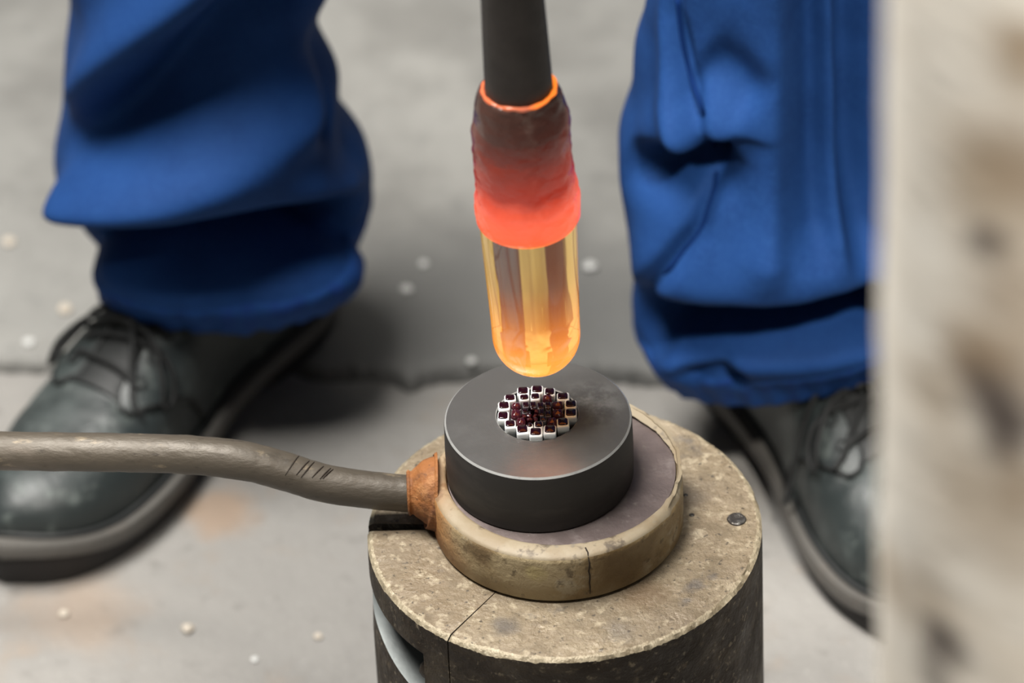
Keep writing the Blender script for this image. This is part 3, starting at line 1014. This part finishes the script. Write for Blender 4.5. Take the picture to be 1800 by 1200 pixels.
def shoe(heel, toe, inner_sign, lab):
    """heel, toe on the floor; inner_sign: side (+1 left of travel) that faces the other foot"""
    X = (toe - heel)
    L = X.length
    X.normalize()
    Y = Vector((0, 0, 1)).cross(X) * inner_sign         # + towards the other foot
    Z = Vector((0, 0, 1))
    org = heel - PL

    def W(x, y, z):
        return org + X * x + Y * y + Z * z

    def half(u, s):
        return cubic(IN if s > 0 else OUT, u)

    us = [0.0, 0.004, 0.012, 0.025, 0.045, 0.07] + [0.1 + 0.82 * i / 34 for i in range(35)] + [0.935, 0.95, 0.964, 0.976, 0.986, 0.994, 1.0]

    def outline(grow):
        pts = [(u, 1) for u in us] + [(u, -1) for u in us[::-1]]
        out = []
        for u, s in pts:
            hw = half(u, s)
            x = u * L
            cx = 0.5 * L
            xx = x + grow * (2 * u - 1) * abs(2 * u - 1) ** 6
            out.append((xx, s * (hw + grow)))
        return out

    def stack(rowsp):
        vs, fs = [], []
        n = None
        for grow, zf in rowsp:
            o_ = outline(grow)
            n = len(o_)
            for x, y in o_:
                vs.append(W(x, y, zf(x / L)))
        for q in range(len(rowsp) - 1):
            for k in range(n):
                j = (k + 1) % n
                fs.append((q * n + k, q * n + j, (q + 1) * n + j, (q + 1) * n + k))
        fs.append(tuple(range(n))[::-1])
        fs.append(tuple(range((len(rowsp) - 1) * n, len(rowsp) * n)))
        return vs, fs

    spring = lambda u: 0.010 * sstep(u, 0.78, 1.0) ** 1.5
    lift = lambda u: 0.012 * (1 - sstep(u, 0.24, 0.30))
    heelz = lambda u: 0.0 if u < 0.27 else 0.008 * sstep(u, 0.27, 0.29) * (1 - sstep(u, 0.45, 0.62))
    upper_m = leather

    # upper: loft of arches
    NA = 26
    zs = lambda u: 0.022 + spring(u)

    def P(u, a, off=0.0):
        """a in 0..pi from the inner side over the top to the outer side"""
        s = 1 if math.cos(a) >= 0 else -1
        hw = half(u, s) - 0.0035
        hw = max(hw, 0.001)
        top = cubic(TOP, u) + spring(u) * 0.6
        z0 = zs(u)
        c_, s_ = abs(math.cos(a)), max(0.0, math.sin(a))
        e1 = 0.78 if u > 0.5 else 0.78
        y = s * hw * c_ ** e1
        # legs of the shoe narrow above the ankle opening
        z = z0 + (top - z0) * s_ ** 0.85
        if u < 0.5:
            k = sstep(u, 0.5, 0.3)
            y *= 1 - 0.22 * k * s_ ** 2
        nrm = Vector((0, s * c_ ** 0.9, s_ + 0.15)).normalized()
        x = u * L
        # creases across the vamp
        cr = -0.0022 * math.exp(-((u - 0.665 - 0.03 * math.cos(a)) / 0.010) ** 2) * s_ - 0.0016 * math.exp(-((u - 0.70 + 0.02 * math.cos(a)) / 0.008) ** 2) * s_
        lump = 0.0007 * nz((x * 30, y * 30, z * 30), 1, inner_sign * 3)
        return W(x, y + nrm.y * (off + lump), z + nrm.z * (off + lump) + cr)

    uu = [0.0, 0.006, 0.02, 0.045, 0.08] + [0.12 + 0.80 * i / 52 for i in range(53)] + [0.935, 0.95, 0.965, 0.978, 0.989, 0.996, 1.0]
    vs, fs = [], []
    for u in uu:
        for k in range(NA + 1):
            vs.append(P(u, PI * k / NA))
    n = NA + 1
    for i in range(len(uu) - 1):
        for k in range(NA):
            fs.append((i * n + k, (i + 1) * n + k, (i + 1) * n + k + 1, i * n + k + 1))
    fs.append(tuple(range(n)))
    fs.append(tuple(range((len(uu) - 1) * n, len(uu) * n))[::-1])
    root = obj('shoe', vs, fs, leather, person)
    tag(root, lab)
    vs, fs = stack([(0.0005, heelz), (0.0015, lambda u: heelz(u) + 0.002), (0.0015, lambda u: 0.012 + spring(u)), (0.0015, lambda u: 0.0135 + spring(u))])
    sharp(obj('sole', vs, fs, sole_m, root), 40)
    vs, fs = stack([(0.0005, lambda u: 0.0136 + spring(u)), (0.0055, lambda u: 0.0146 + spring(u)), (0.0055, lambda u: 0.0215 + spring(u)), (0.004, lambda u: 0.0238 + spring(u)), (-0.004, lambda u: 0.0242 + spring(u))])
    sharp(obj('welt', vs, fs, welt_m, root), 40)
    # stitched rand between upper and welt
    ol = outline(-0.0018)
    pth = [W(x, y, 0.0255 + spring(x / L)) for x, y in ol]
    obj('rand', *tube(pth, 0.0018, 8), edge_m, root)

    # quarters: two flaps laid over the vamp, open along the lacing
    def front_u(f):
        """front edge of a flap; f=0 at the lace gap, 1 near the sole"""
        return lerp([(0, 0.660), (0.08, 0.690), (0.20, 0.690), (0.36, 0.655), (0.55, 0.600), (0.75, 0.550), (1.0, 0.52)], f)
    for s in (1, -1):
        NU, NF = 26, 22
        g0 = PI / 2 - s * 0.16
        g1 = 0.10 if s > 0 else PI - 0.10
        vs, fs = [], []
        edge = []
        for layer, off in ((0, 0.0026), (1, 0.0)):
            for i in range(NU + 1):
                for q in range(NF + 1):
                    f = q / NF
                    u = 0.10 + (front_u(f) - 0.10) * i / NU
                    gap = g0 + (PI / 2 - s * 0.30 - g0) * 0 + (-s) * 0.06 * (i / NU)
                    a = gap + (g1 - gap) * f
                    vs.append(P(u, a, off))
                    if layer == 0 and i == NU:
                        edge.append(vs[-1])
        n1 = (NU + 1) * (NF + 1)
        for i in range(NU):
            for q in range(NF):
                A = i * (NF + 1) + q
                fs.append((A, A + 1, A + NF + 2, A + NF + 1))
                fs.append((n1 + A, n1 + A + NF + 1, n1 + A + NF + 2, n1 + A + 1))
        for q in range(NF):
            for i in (0, NU):
                A = i * (NF + 1) + q
                fs.append((A, A + 1, n1 + A + 1, n1 + A))
        for i in range(NU):
            for q in (0, NF):
                A = i * (NF + 1) + q
                fs.append((A, A + NF + 1, n1 + A + NF + 1, n1 + A))
        fl = obj('flap', vs, fs, leather, root)
        sharp(fl, 45)
        gapedge = [P(0.30 + 0.36 * i / 20, g0 - s * 0.06 * ((0.2 + 0.36 * i / 20) / 0.56), 0.0024) for i in range(21)]
        obj('edging', *tube(smooth_path(gapedge[::4] + edge[1:], 70), 0.0012, 8), edge_m, root)
    # tongue in the gap
    vs, fs = [], []
    for i in range(13):
        u = 0.26 + 0.42 * i / 12
        for q in range(7):
            a = PI / 2 + (q - 3) / 3 * 0.26
            vs.append(P(u, a, 0.0010 + 0.0016 * (1 - ((q - 3) / 3) ** 2)))
    for i in range(12):
        for q in range(6):
            fs.append((i * 7 + q, (i + 1) * 7 + q, (i + 1) * 7 + q + 1, i * 7 + q + 1))
    tg_ = obj('tongue', vs, fs, edge_m, root)
    # laces
    for j, u in enumerate((0.635, 0.580, 0.525, 0.470)):
        sl = 0.012 if j % 2 else -0.012
        pts = [P(u + sl * (1 if q > 0 else -1) * abs(q) / 4, PI / 2 + q / 4 * 0.40, 0.0046 + 0.0016 * (1 - (q / 4) ** 2)) for q in range(-4, 5)]
        obj('lace', *tube(smooth_path(pts, 30), 0.0018, 8), lace_m, root)
        for s in (1, -1):
            c_ = P(u, PI / 2 + s * 0.40, 0.0036)
            e1_ = P(u + 0.008, PI / 2 + s * 0.40, 0.0036) - c_
            e1_.normalize()
            e2_ = P(u, PI / 2 + s * 0.46, 0.0036) - c_
            e2_ = (e2_ - e1_ * e2_.dot(e1_)).normalized()
            obj('eyelet', *tube([c_ + (e1_ * math.cos(b_) + e2_ * math.sin(b_)) * 0.0032 for b_ in [2 * PI * i / 14 for i in range(15)]], 0.0008, 6, None, False), edge_m, root)
    kn_ = P(0.555, PI / 2, 0.0085)
    vs, fs = lathe([(0, 0.004), (0.0035, 0.003), (0.005, 0), (0.0035, -0.003), (0, -0.004)], 14)
    kb = obj('knot', [v + kn_ for v in vs], fs, lace_m, root)
    for s in (1, -1):
        lp = [P(0.555, PI / 2, 0.009), P(0.575, PI / 2 + s * 0.30, 0.014), P(0.615, PI / 2 + s * 0.62, 0.012), P(0.635, PI / 2 + s * 0.85, 0.006),
              P(0.600, PI / 2 + s * 0.88, 0.0055), P(0.575, PI / 2 + s * 0.60, 0.008), P(0.555, PI / 2, 0.009)]
        obj('lace', *tube(smooth_path(lp, 50), 0.0017, 8), lace_m, root)
    return root, P, W, L


shL, PLf, WL, _ = shoe(heelL, toeL, 1, None)
shR, PRf, WR_, _ = shoe(heelR, toeR, -1, None)
# loose lace ends
for (sh, Pf, pts) in ((shL, PLf, [(0.555, 0.0, 0.009), (0.59, -0.12, 0.012), (0.635, -0.28, 0.0065), (0.672, -0.46, 0.0052), (0.678, -0.62, 0.0050)]),
                      (shL, PLf, [(0.555, 0.0, 0.009), (0.55, 0.30, 0.012), (0.58, 0.60, 0.007), (0.60, 0.85, 0.006)]),
                      (shR, PRf, [(0.555, 0.0, 0.009), (0.54, -0.25, 0.014), (0.545, -0.55, 0.010), (0.56, -0.95, 0.006), (0.575, -1.25, 0.006), (0.585, -1.48, 0.010)]),
                      (shR, PRf, [(0.555, 0.0, 0.009), (0.58, 0.05, 0.012), (0.60, -0.10, 0.006), (0.65, -0.40, 0.0046), (0.665, -0.62, 0.0042)])):
    path = [Pf(u, PI / 2 + a, off) for u, a, off in pts]
    obj('lace', *tube(smooth_path(path, 50), 0.0018, 8), lace_m, sh)


# --- trousers
blue = mat('blue_twill', (0.013, 0.064, 0.240), 0.78, 0.0,
           layers=[(30, 4, 0.42, 0.68, (0.009, 0.048, 0.190), 0.6), (420, 3, 0.45, 0.62, (0.018, 0.080, 0.27), 0.5)],
           bump=[(900, 2, 0.2, 0.0006), (60, 4, 0.15, 0.004)], Specular_IOR_Level=0.15)
blue_hem = mat('blue_hem', (0.015, 0.074, 0.275), 0.78, 0.0, layers=[(160, 3, 0.45, 0.68, (0.012, 0.046, 0.24), 0.7)],
               bump=[(900, 2, 0.2, 0.0006), (130, 3, 0.35, 0.004)], stretch=(1, 1, 0.25), Specular_IOR_Level=0.15)
seam_m = mat('blue_seam', (0.006, 0.028, 0.13), 0.9, Specular_IOR_Level=0.05)


def poly_dist(px, py, line):
    """nearest point on a polyline; returns signed distance (+ to its right hand side in picture
    coordinates, i.e. below a line drawn left to right) and the parameter 0..1"""
    best = (1e9, 0, 0)
    n = len(line) - 1
    for i in range(n):
        x0, y0 = line[i]
        x1, y1 = line[i + 1]
        dx, dy = x1 - x0, y1 - y0
        ll = dx * dx + dy * dy
        t = ((px - x0) * dx + (py - y0) * dy) / ll
        t = max(0, min(1, t))
        ex, ey = px - x0 - dx * t, py - y0 - dy * t
        d = math.hypot(ex, ey)
        if d < best[0]:
            sgn = 1 if (dx * ey - dy * ex) >= 0 else -1
            best = (d, sgn, (i + t) / n)
    return best


def fold_sum(px, py, folds):
    s = 0
    for line, amp, wa, wb, taper in folds:
        d, sg, t = poly_dist(px, py, line)
        wdt = wb if sg > 0 else wa
        if d > 3 * wdt:
            continue
        k = 1.0
        if taper:
            k = min(1.0, min(t, 1 - t) / taper + 0.15)
        s += amp * math.exp(-(d / wdt) ** 2) * k
    return s


def trouser(name, rows_tab, hem_row, folds, Y0, tilt, depth_k, seedn, bandw=0.030):
    NR, NT = 210, 200
    y_top, y_bot = rows_tab[0][0], hem_row
    L_ = [(r[0], r[1]) for r in rows_tab]
    R_ = [(r[0], r[2]) for r in rows_tab]
    grid = []
    base = []
    for i in range(NR + 1):
        t = i / NR
        y = y_top + (y_bot - y_top) * (t ** 0.8)
        xl, xr = cubic(L_, y), cubic(R_, y)
        c_ = on_y((xl + xr) / 2, y, Y0)
        k = pix(c_)[2] / F
        a = (xr - xl) / 2 * k
        b_ = a * depth_k
        row = []
        tl = sstep(y, y_bot - 260, y_bot)
        for q in range(NT):
            th = 2 * PI * q / NT
            nrm = Vector((math.cos(th) / a, math.sin(th) / b_, 0)).normalized()
            p = Vector((c_.x + a * math.cos(th), c_.y + b_ * math.sin(th), c_.z))
            p.z += tilt(p.x - c_.x, p.y - c_.y) * tl
            front = sstep(-math.sin(th), 0.22, 0.78)
            px, py, _k = pix(p)
            d = fold_sum(px, py, folds) * front * 1.9
            d += 0.0022 * nz(p, 14, seedn) + 0.0010 * nz(p, 40, seedn + 3)
            d += (1 - front) * 0.007 * nz(Vector((p.x, p.y, p.z * 2.0)), 11, seedn + 7)
            row.append(p + nrm * d)
        grid.append(row)
    # light smoothing of the fold field
    for _ in range(2):
        new = [r[:] for r in grid]
        for i in range(1, NR):
            for q in range(NT):
                new[i][q] = grid[i][q] * 0.4 + (grid[i - 1][q] + grid[i + 1][q] + grid[i][q - 1] + grid[i][(q + 1) % NT]) * 0.15
        grid = new
    vs = [p - PL for r in grid for p in r]
    fs = []
    for i in range(NR):
        for q in range(NT):
            j = (q + 1) % NT
            fs.append((i * NT + q, i * NT + j, (i + 1) * NT + j, (i + 1) * NT + q))
    # turn the cloth in at the hem so it has thickness
    cen = sum(grid[-1], Vector()) / NT
    b0 = len(vs)
    for r_i, (inset, dz) in enumerate(((0.0015, -0.0012), (0.003, 0.0), (0.0035, 0.03))):
        for q in range(NT):
            p = grid[-1][q]
            dd = (cen - p)
            dd.z = 0
            vs.append(p + dd.normalized() * inset + Vector((0, 0, dz)) - PL)
    prev = NR * NT
    for r_i in range(3):
        cur = b0 + r_i * NT
        for q in range(NT):
            j = (q + 1) % NT
            fs.append((prev + q, prev + j, cur + j, cur + q))
        prev = cur
    fs.append(tuple(range(NT)))
    o = obj('trouser_leg', vs, fs, blue, person)
    # the hem: a doubled band with its own edge
    i0 = next(i for i in range(NR, 0, -1) if (grid[i][int(NT * 0.75)] - grid[NR][int(NT * 0.75)]).length > bandw)
    vs, fs = [], []
    cols = list(range(i0, NR + 1))
    for n_, i in enumerate(cols):
        for q in range(NT):
            p = grid[i][q]
            du = grid[i][(q + 1) % NT] - grid[i][q - 1]
            dv = grid[min(i + 1, NR)][q] - grid[i - 1][q]
            nn = du.cross(dv).normalized()
            if nn.dot(p - cen) < 0:
                nn = -nn
            off = 0.0016 if n_ else 0.0002
            off += 0.0009 * math.sin(q * 1.15 + 2.3 * nz((q * 0.11, 0, 0), 1, seedn)) * (n_ > 1) * (0.4 + 0.6 * (n_ / len(cols)))
            vs.append(p + nn * off - PL)
    for n_ in range(len(cols) - 1):
        for q in range(NT):
            j = (q + 1) % NT
            fs.append((n_ * NT + q, n_ * NT + j, (n_ + 1) * NT + j, (n_ + 1) * NT + q))
    b0 = len(vs)
    for q in range(NT):
        vs.append(grid[NR][q] + Vector((0, 0, -0.0015)) - PL)
    for q in range(NT):
        j = (q + 1) % NT
        fs.append(((len(cols) - 1) * NT + q, (len(cols) - 1) * NT + j, b0 + j, b0 + q))
    obj('hem', vs, fs, blue_hem, o)
    return o, grid


HEMZ = 0.090
hl = on_z(388, 418, HEMZ)
rowsL = [(-900, 165, 575), (-500, 145, 578), (-200, 130, 590), (-60, 122, 590), (0, 120, 583), (50, 117, 572), (90, 112, 574), (150, 105, 597), (225, 99, 604), (275, 102, 640),
         (325, 116, 664), (365, 150, 662), (395, 176, 642), (430, 181, 606)]
foldsL = [
    ([(440, -160), (350, -40), (235, 60), (160, 140), (108, 215)], 0.013, 70, 50, 0.0),
    ([(520, -120), (400, 30), (300, 125), (210, 200), (95, 258)], -0.015, 60, 50, 0.0),
    ([(80, 322), (170, 316), (300, 285), (420, 235), (560, 160)], 0.014, 60, 60, 0.0),
    ([(130, 345), (300, 328), (450, 318), (645, 318)], 0.013, 70, 22, 0.08),
    ([(140, 388), (260, 392), (400, 395), (645, 386)], -0.030, 38, 42, 0.08),
    ([(180, 430), (380, 425), (480, 395), (600, 440)], 0.005, 16, 18, 0.2),
    ([(160, 470), (290, 500), (430, 520), (610, 465)], 0.013, 38, 70, 0.0),
    ([(585, 40), (560, 160), (540, 240)], -0.012, 20, 20, 0.2),
    ([(330, 480), (345, 560)], -0.0012, 9, 9, 0.3), ([(385, 480), (392, 570)], -0.0014, 9, 9, 0.3), ([(440, 480), (445, 560)], -0.0012, 10, 10, 0.3),
]
legL, gridL = trouser('left', rowsL, 418, foldsL, hl.y, lambda dx, dy: 0.0, 0.92, 1.0)

hr_ = on_z(1395, 575, HEMZ)
rowsR = [(-900, 1160, 1600), (-500, 1150, 1605), (-200, 1150, 1610), (-60, 1142, 1612), (0, 1134, 1615), (60, 1121, 1620), (150, 1104, 1630), (250, 1088, 1640), (310, 1086, 1642),
         (400, 1092, 1642), (470, 1104, 1645), (520, 1117, 1648), (550, 1133, 1648), (575, 1150, 1644)]
foldsR = [
    ([(1185, -160), (1192, 20), (1212, 130), (1245, 240), (1256, 310), (1235, 390), (1150, 505)], -0.006, 13, 12, 0.0),
    ([(1170, -100), (1175, 60), (1190, 170), (1225, 250)], 0.006, 28, 20, 0.0),
    ([(1085, 235), (1160, 240), (1240, 238)], 0.007, 80, 20, 0.0),
    ([(1085, 285), (1160, 288), (1245, 285)], -0.018, 34, 40, 0.0),
    ([(1235, 95), (1290, 130), (1340, 175)], -0.005, 42, 48, 0.2),
    ([(1372, -160), (1366, 150), (1362, 330), (1358, 480)], 0.005, 18, 40, 0.12),
    ([(1425, -160), (1428, 150), (1425, 460)], -0.006, 36, 28, 0.12),
    ([(1462, -160), (1474, 200), (1476, 470)], 0.007, 10, 22, 0.12),
    ([(1520, -160), (1525, 400)], -0.013, 40, 70, 0.0),
    ([(1105, 480), (1250, 500), (1400, 502), (1560, 475)], 0.012, 110, 22, 0.0),
    ([(1120, 550), (1250, 562), (1400, 558), (1580, 525)], -0.034, 34, 38, 0.0),
    ([(1200, 617), (1330, 610), (1450, 602), (1580, 575)], 0.010, 26, 50, 0.0),
    ([(1230, 642), (1280, 632), (1300, 652)], -0.007, 14, 14, 0.0),
]
kR = math.tan(math.radians(11))
legR, gridR = trouser('right', rowsR, 575, foldsR, hr_.y, lambda dx, dy: 0.20 * dx, 0.80, 5.0)


def seam_on(grid, pts, parent, rad=0.0013):
    path = []
    for (x, y) in pts:
        best, bp = 1e9, None
        for i in range(0, len(grid), 2):
            for q in range(100, 200, 1):
                p = grid[i][q]
                px, py, _ = pix(p)
                d = (px - x) ** 2 + (py - y) ** 2
                if d < best:
                    best, bp = d, p
        path.append(bp + Vector((0, -0.0008, 0.0004)) - PL)
    obj('seam', *tube(smooth_path(path, 60), rad, 8), seam_m, parent)


seam_on(gridR, [(1190, 0), (1200, 70), (1212, 130), (1232, 200), (1250, 265), (1256, 315), (1248, 355), (1230, 395), (1205, 435), (1175, 470), (1152, 500)], legR)
for (sh, heel, toe, hc) in ((shL, heelL, toeL, hl), (shR, heelR, toeR, hr_)):
    X = (toe - heel).normalized()
    a0 = heel + X * 0.075
    pts = [a0 + Vector((0, 0, 0.07)), a0 + Vector((0, 0, 0.13)), Vector((hc.x, hc.y, 0.2)) * 0.5 + a0 * 0.5 + Vector((0, 0, 0.1)), Vector((hc.x, hc.y, 0.34))]
    obj('sock', *tube(smooth_path(pts, 20), lambda t: 0.040 + 0.008 * t, 20), sock_m, sh)

# ------------------------------------------------------------------ pale post close to the camera
PD = 1.80
pe = CAM + ray(1549, 600) * PD
PR = 0.075
post_c = Vector((pe.x + PR * 0.995, pe.y, 0))


def on_post(x, y):
    r = ray(x, y)
    o2 = CAM.to_2d() - post_c.to_2d()
    d2 = r.to_2d()
    A, B, C_ = d2.dot(d2), 2 * o2.dot(d2), o2.dot(o2) - PR * PR
    disc = max(B * B - 4 * A * C_, 0)
    t = (-B - math.sqrt(disc)) / (2 * A)
    return CAM + r * t - post_c


brown, dark, tan_ = (0.40, 0.28, 0.17), (0.10, 0.075, 0.065), (0.55, 0.43, 0.30)
S = []
for x, y, r, so, c_, k in ((1740, 330, .022, .9, tan_, .8), (1760, 640, .020, .9, brown, .7), (1725, 640, .014, .9, brown, .8), (1640, 690, .012, .9, tan_, .7), (1740, 900, .026, .9, tan_, .7),
                           (1560, 1010, .012, .9, tan_, .9), (1620, 1040, .015, .9, tan_, .6), (1790, 290, .016, .9, brown, .7), (1790, 510, .014, .8, brown, .6), (1795, 100, .012, .9, tan_, .9),
                           (1735, 420, .0075, .7, dark, .85), (1765, 735, .0125, .7, dark, .95), (1735, 680, .009, .7, dark, .8), (1765, 790, .008, .7, dark, .7), (1655, 1130, .0105, .7, dark, .9), (1640, 1190, .008, .7, dark, .7),
                           (1785, 70, .006, .8, brown, .8), (1800, 860, .012, .8, brown, .6)):
    p = on_post(x, y)
    S.append((tuple(p), r, so, c_, k))
post_m = mat('pale_post', (1.12, 1.05, 0.93), 0.6, 0.0, layers=[(14, 4, 0.45, 0.65, (0.92, 0.81, 0.66), 0.55), (45, 4, 0.55, 0.7, (1.22, 1.17, 1.07), 0.6)],
             spots=S, bump=[(50, 4, 0.3, 0.004)], stretch=(0.8, 0.8, 1.6))
pz = [0.0, 0.004] + [0.05 + 1.9 * i / 60 for i in range(61)] + [1.954]
prof = [(0, 0.0)] + [(PR - (0.003 if i in (0, len(pz) - 1) else 0), z) for i, z in enumerate(pz)] + [(0, 1.954)]
vs, fs = lathe(prof, 64, lambda p, i: p + Vector((p.x, p.y, 0)).normalized() * (0.0012 * nz(p, 18, 4)))
post = obj('post', vs, fs, post_m, loc=post_c)
sharp(post, 60)
tag(post, 'out-of-focus cream white post with brown and dark stains at the right edge', 'post')

# ------------------------------------------------------------------ crumbs on the floor
pale = mat('pale_crumb', (0.72, 0.72, 0.70), 0.3, 0.0)
warm = mat('warm_crumb', (0.66, 0.58, 0.48), 0.5, 0.0)
crumbs = [(15, 428, .0042, warm, 'pale crumb on the floor left of the left trouser hem'),
          (715, 512, .0036, pale, 'white glass crumb on the floor between left shoe heel and glowing glass'),
          (1038, 472, .0046, pale, 'white glass crumb on the floor just right of the glowing amber glass'),
          (745, 466, .0030, pale, 'dull crumb on the floor behind the white one left of the glass'),
          (828, 636, .0030, pale, 'small pale crumb by the floor joint under the glowing glass'),
          (115, 545, .0042, warm, 'cream crumb on the floor beside the tongue of the left shoe'),
          (50, 604, .0036, pale, 'bluish white crumb on the floor beside the toe of the left shoe'),
          (330, 1107, .0042, warm, 'largest cream crumb on the floor below the left shoe'),
          (112, 1080, .0032, warm, 'cream crumb on the floor near the bottom left corner'),
          (448, 1160, .0026, pale, 'tiny white crumb at the bottom of the floor left of the pedestal'),
          (560, 1120, .0026, warm, 'tiny pale crumb on the floor beside the left of the pedestal')]
for n_, (x, y, r, m_, lab) in enumerate(crumbs):
    p = on_z(x, y, 0)
    bm = bmesh.new()
    bmesh.ops.create_icosphere(bm, subdivisions=2, radius=r)
    for v in bm.verts:
        v.co *= 1 + 0.35 * nz(v.co, 160, n_ * 3.1)
        v.co.z = max(v.co.z * 0.6, -r * 0.35) + r * 0.35
    me = bpy.data.meshes.new('crumb')
    bm.to_mesh(me)
    bm.free()
    me.materials.append(m_)
    o = bpy.data.objects.new('crumb', me)
    COL.objects.link(o)
    o.location = (p.x, p.y, 0)
    tag(o, lab, 'crumb', 'crumbs scattered on the floor')

scene.cycles.use_denoising = True
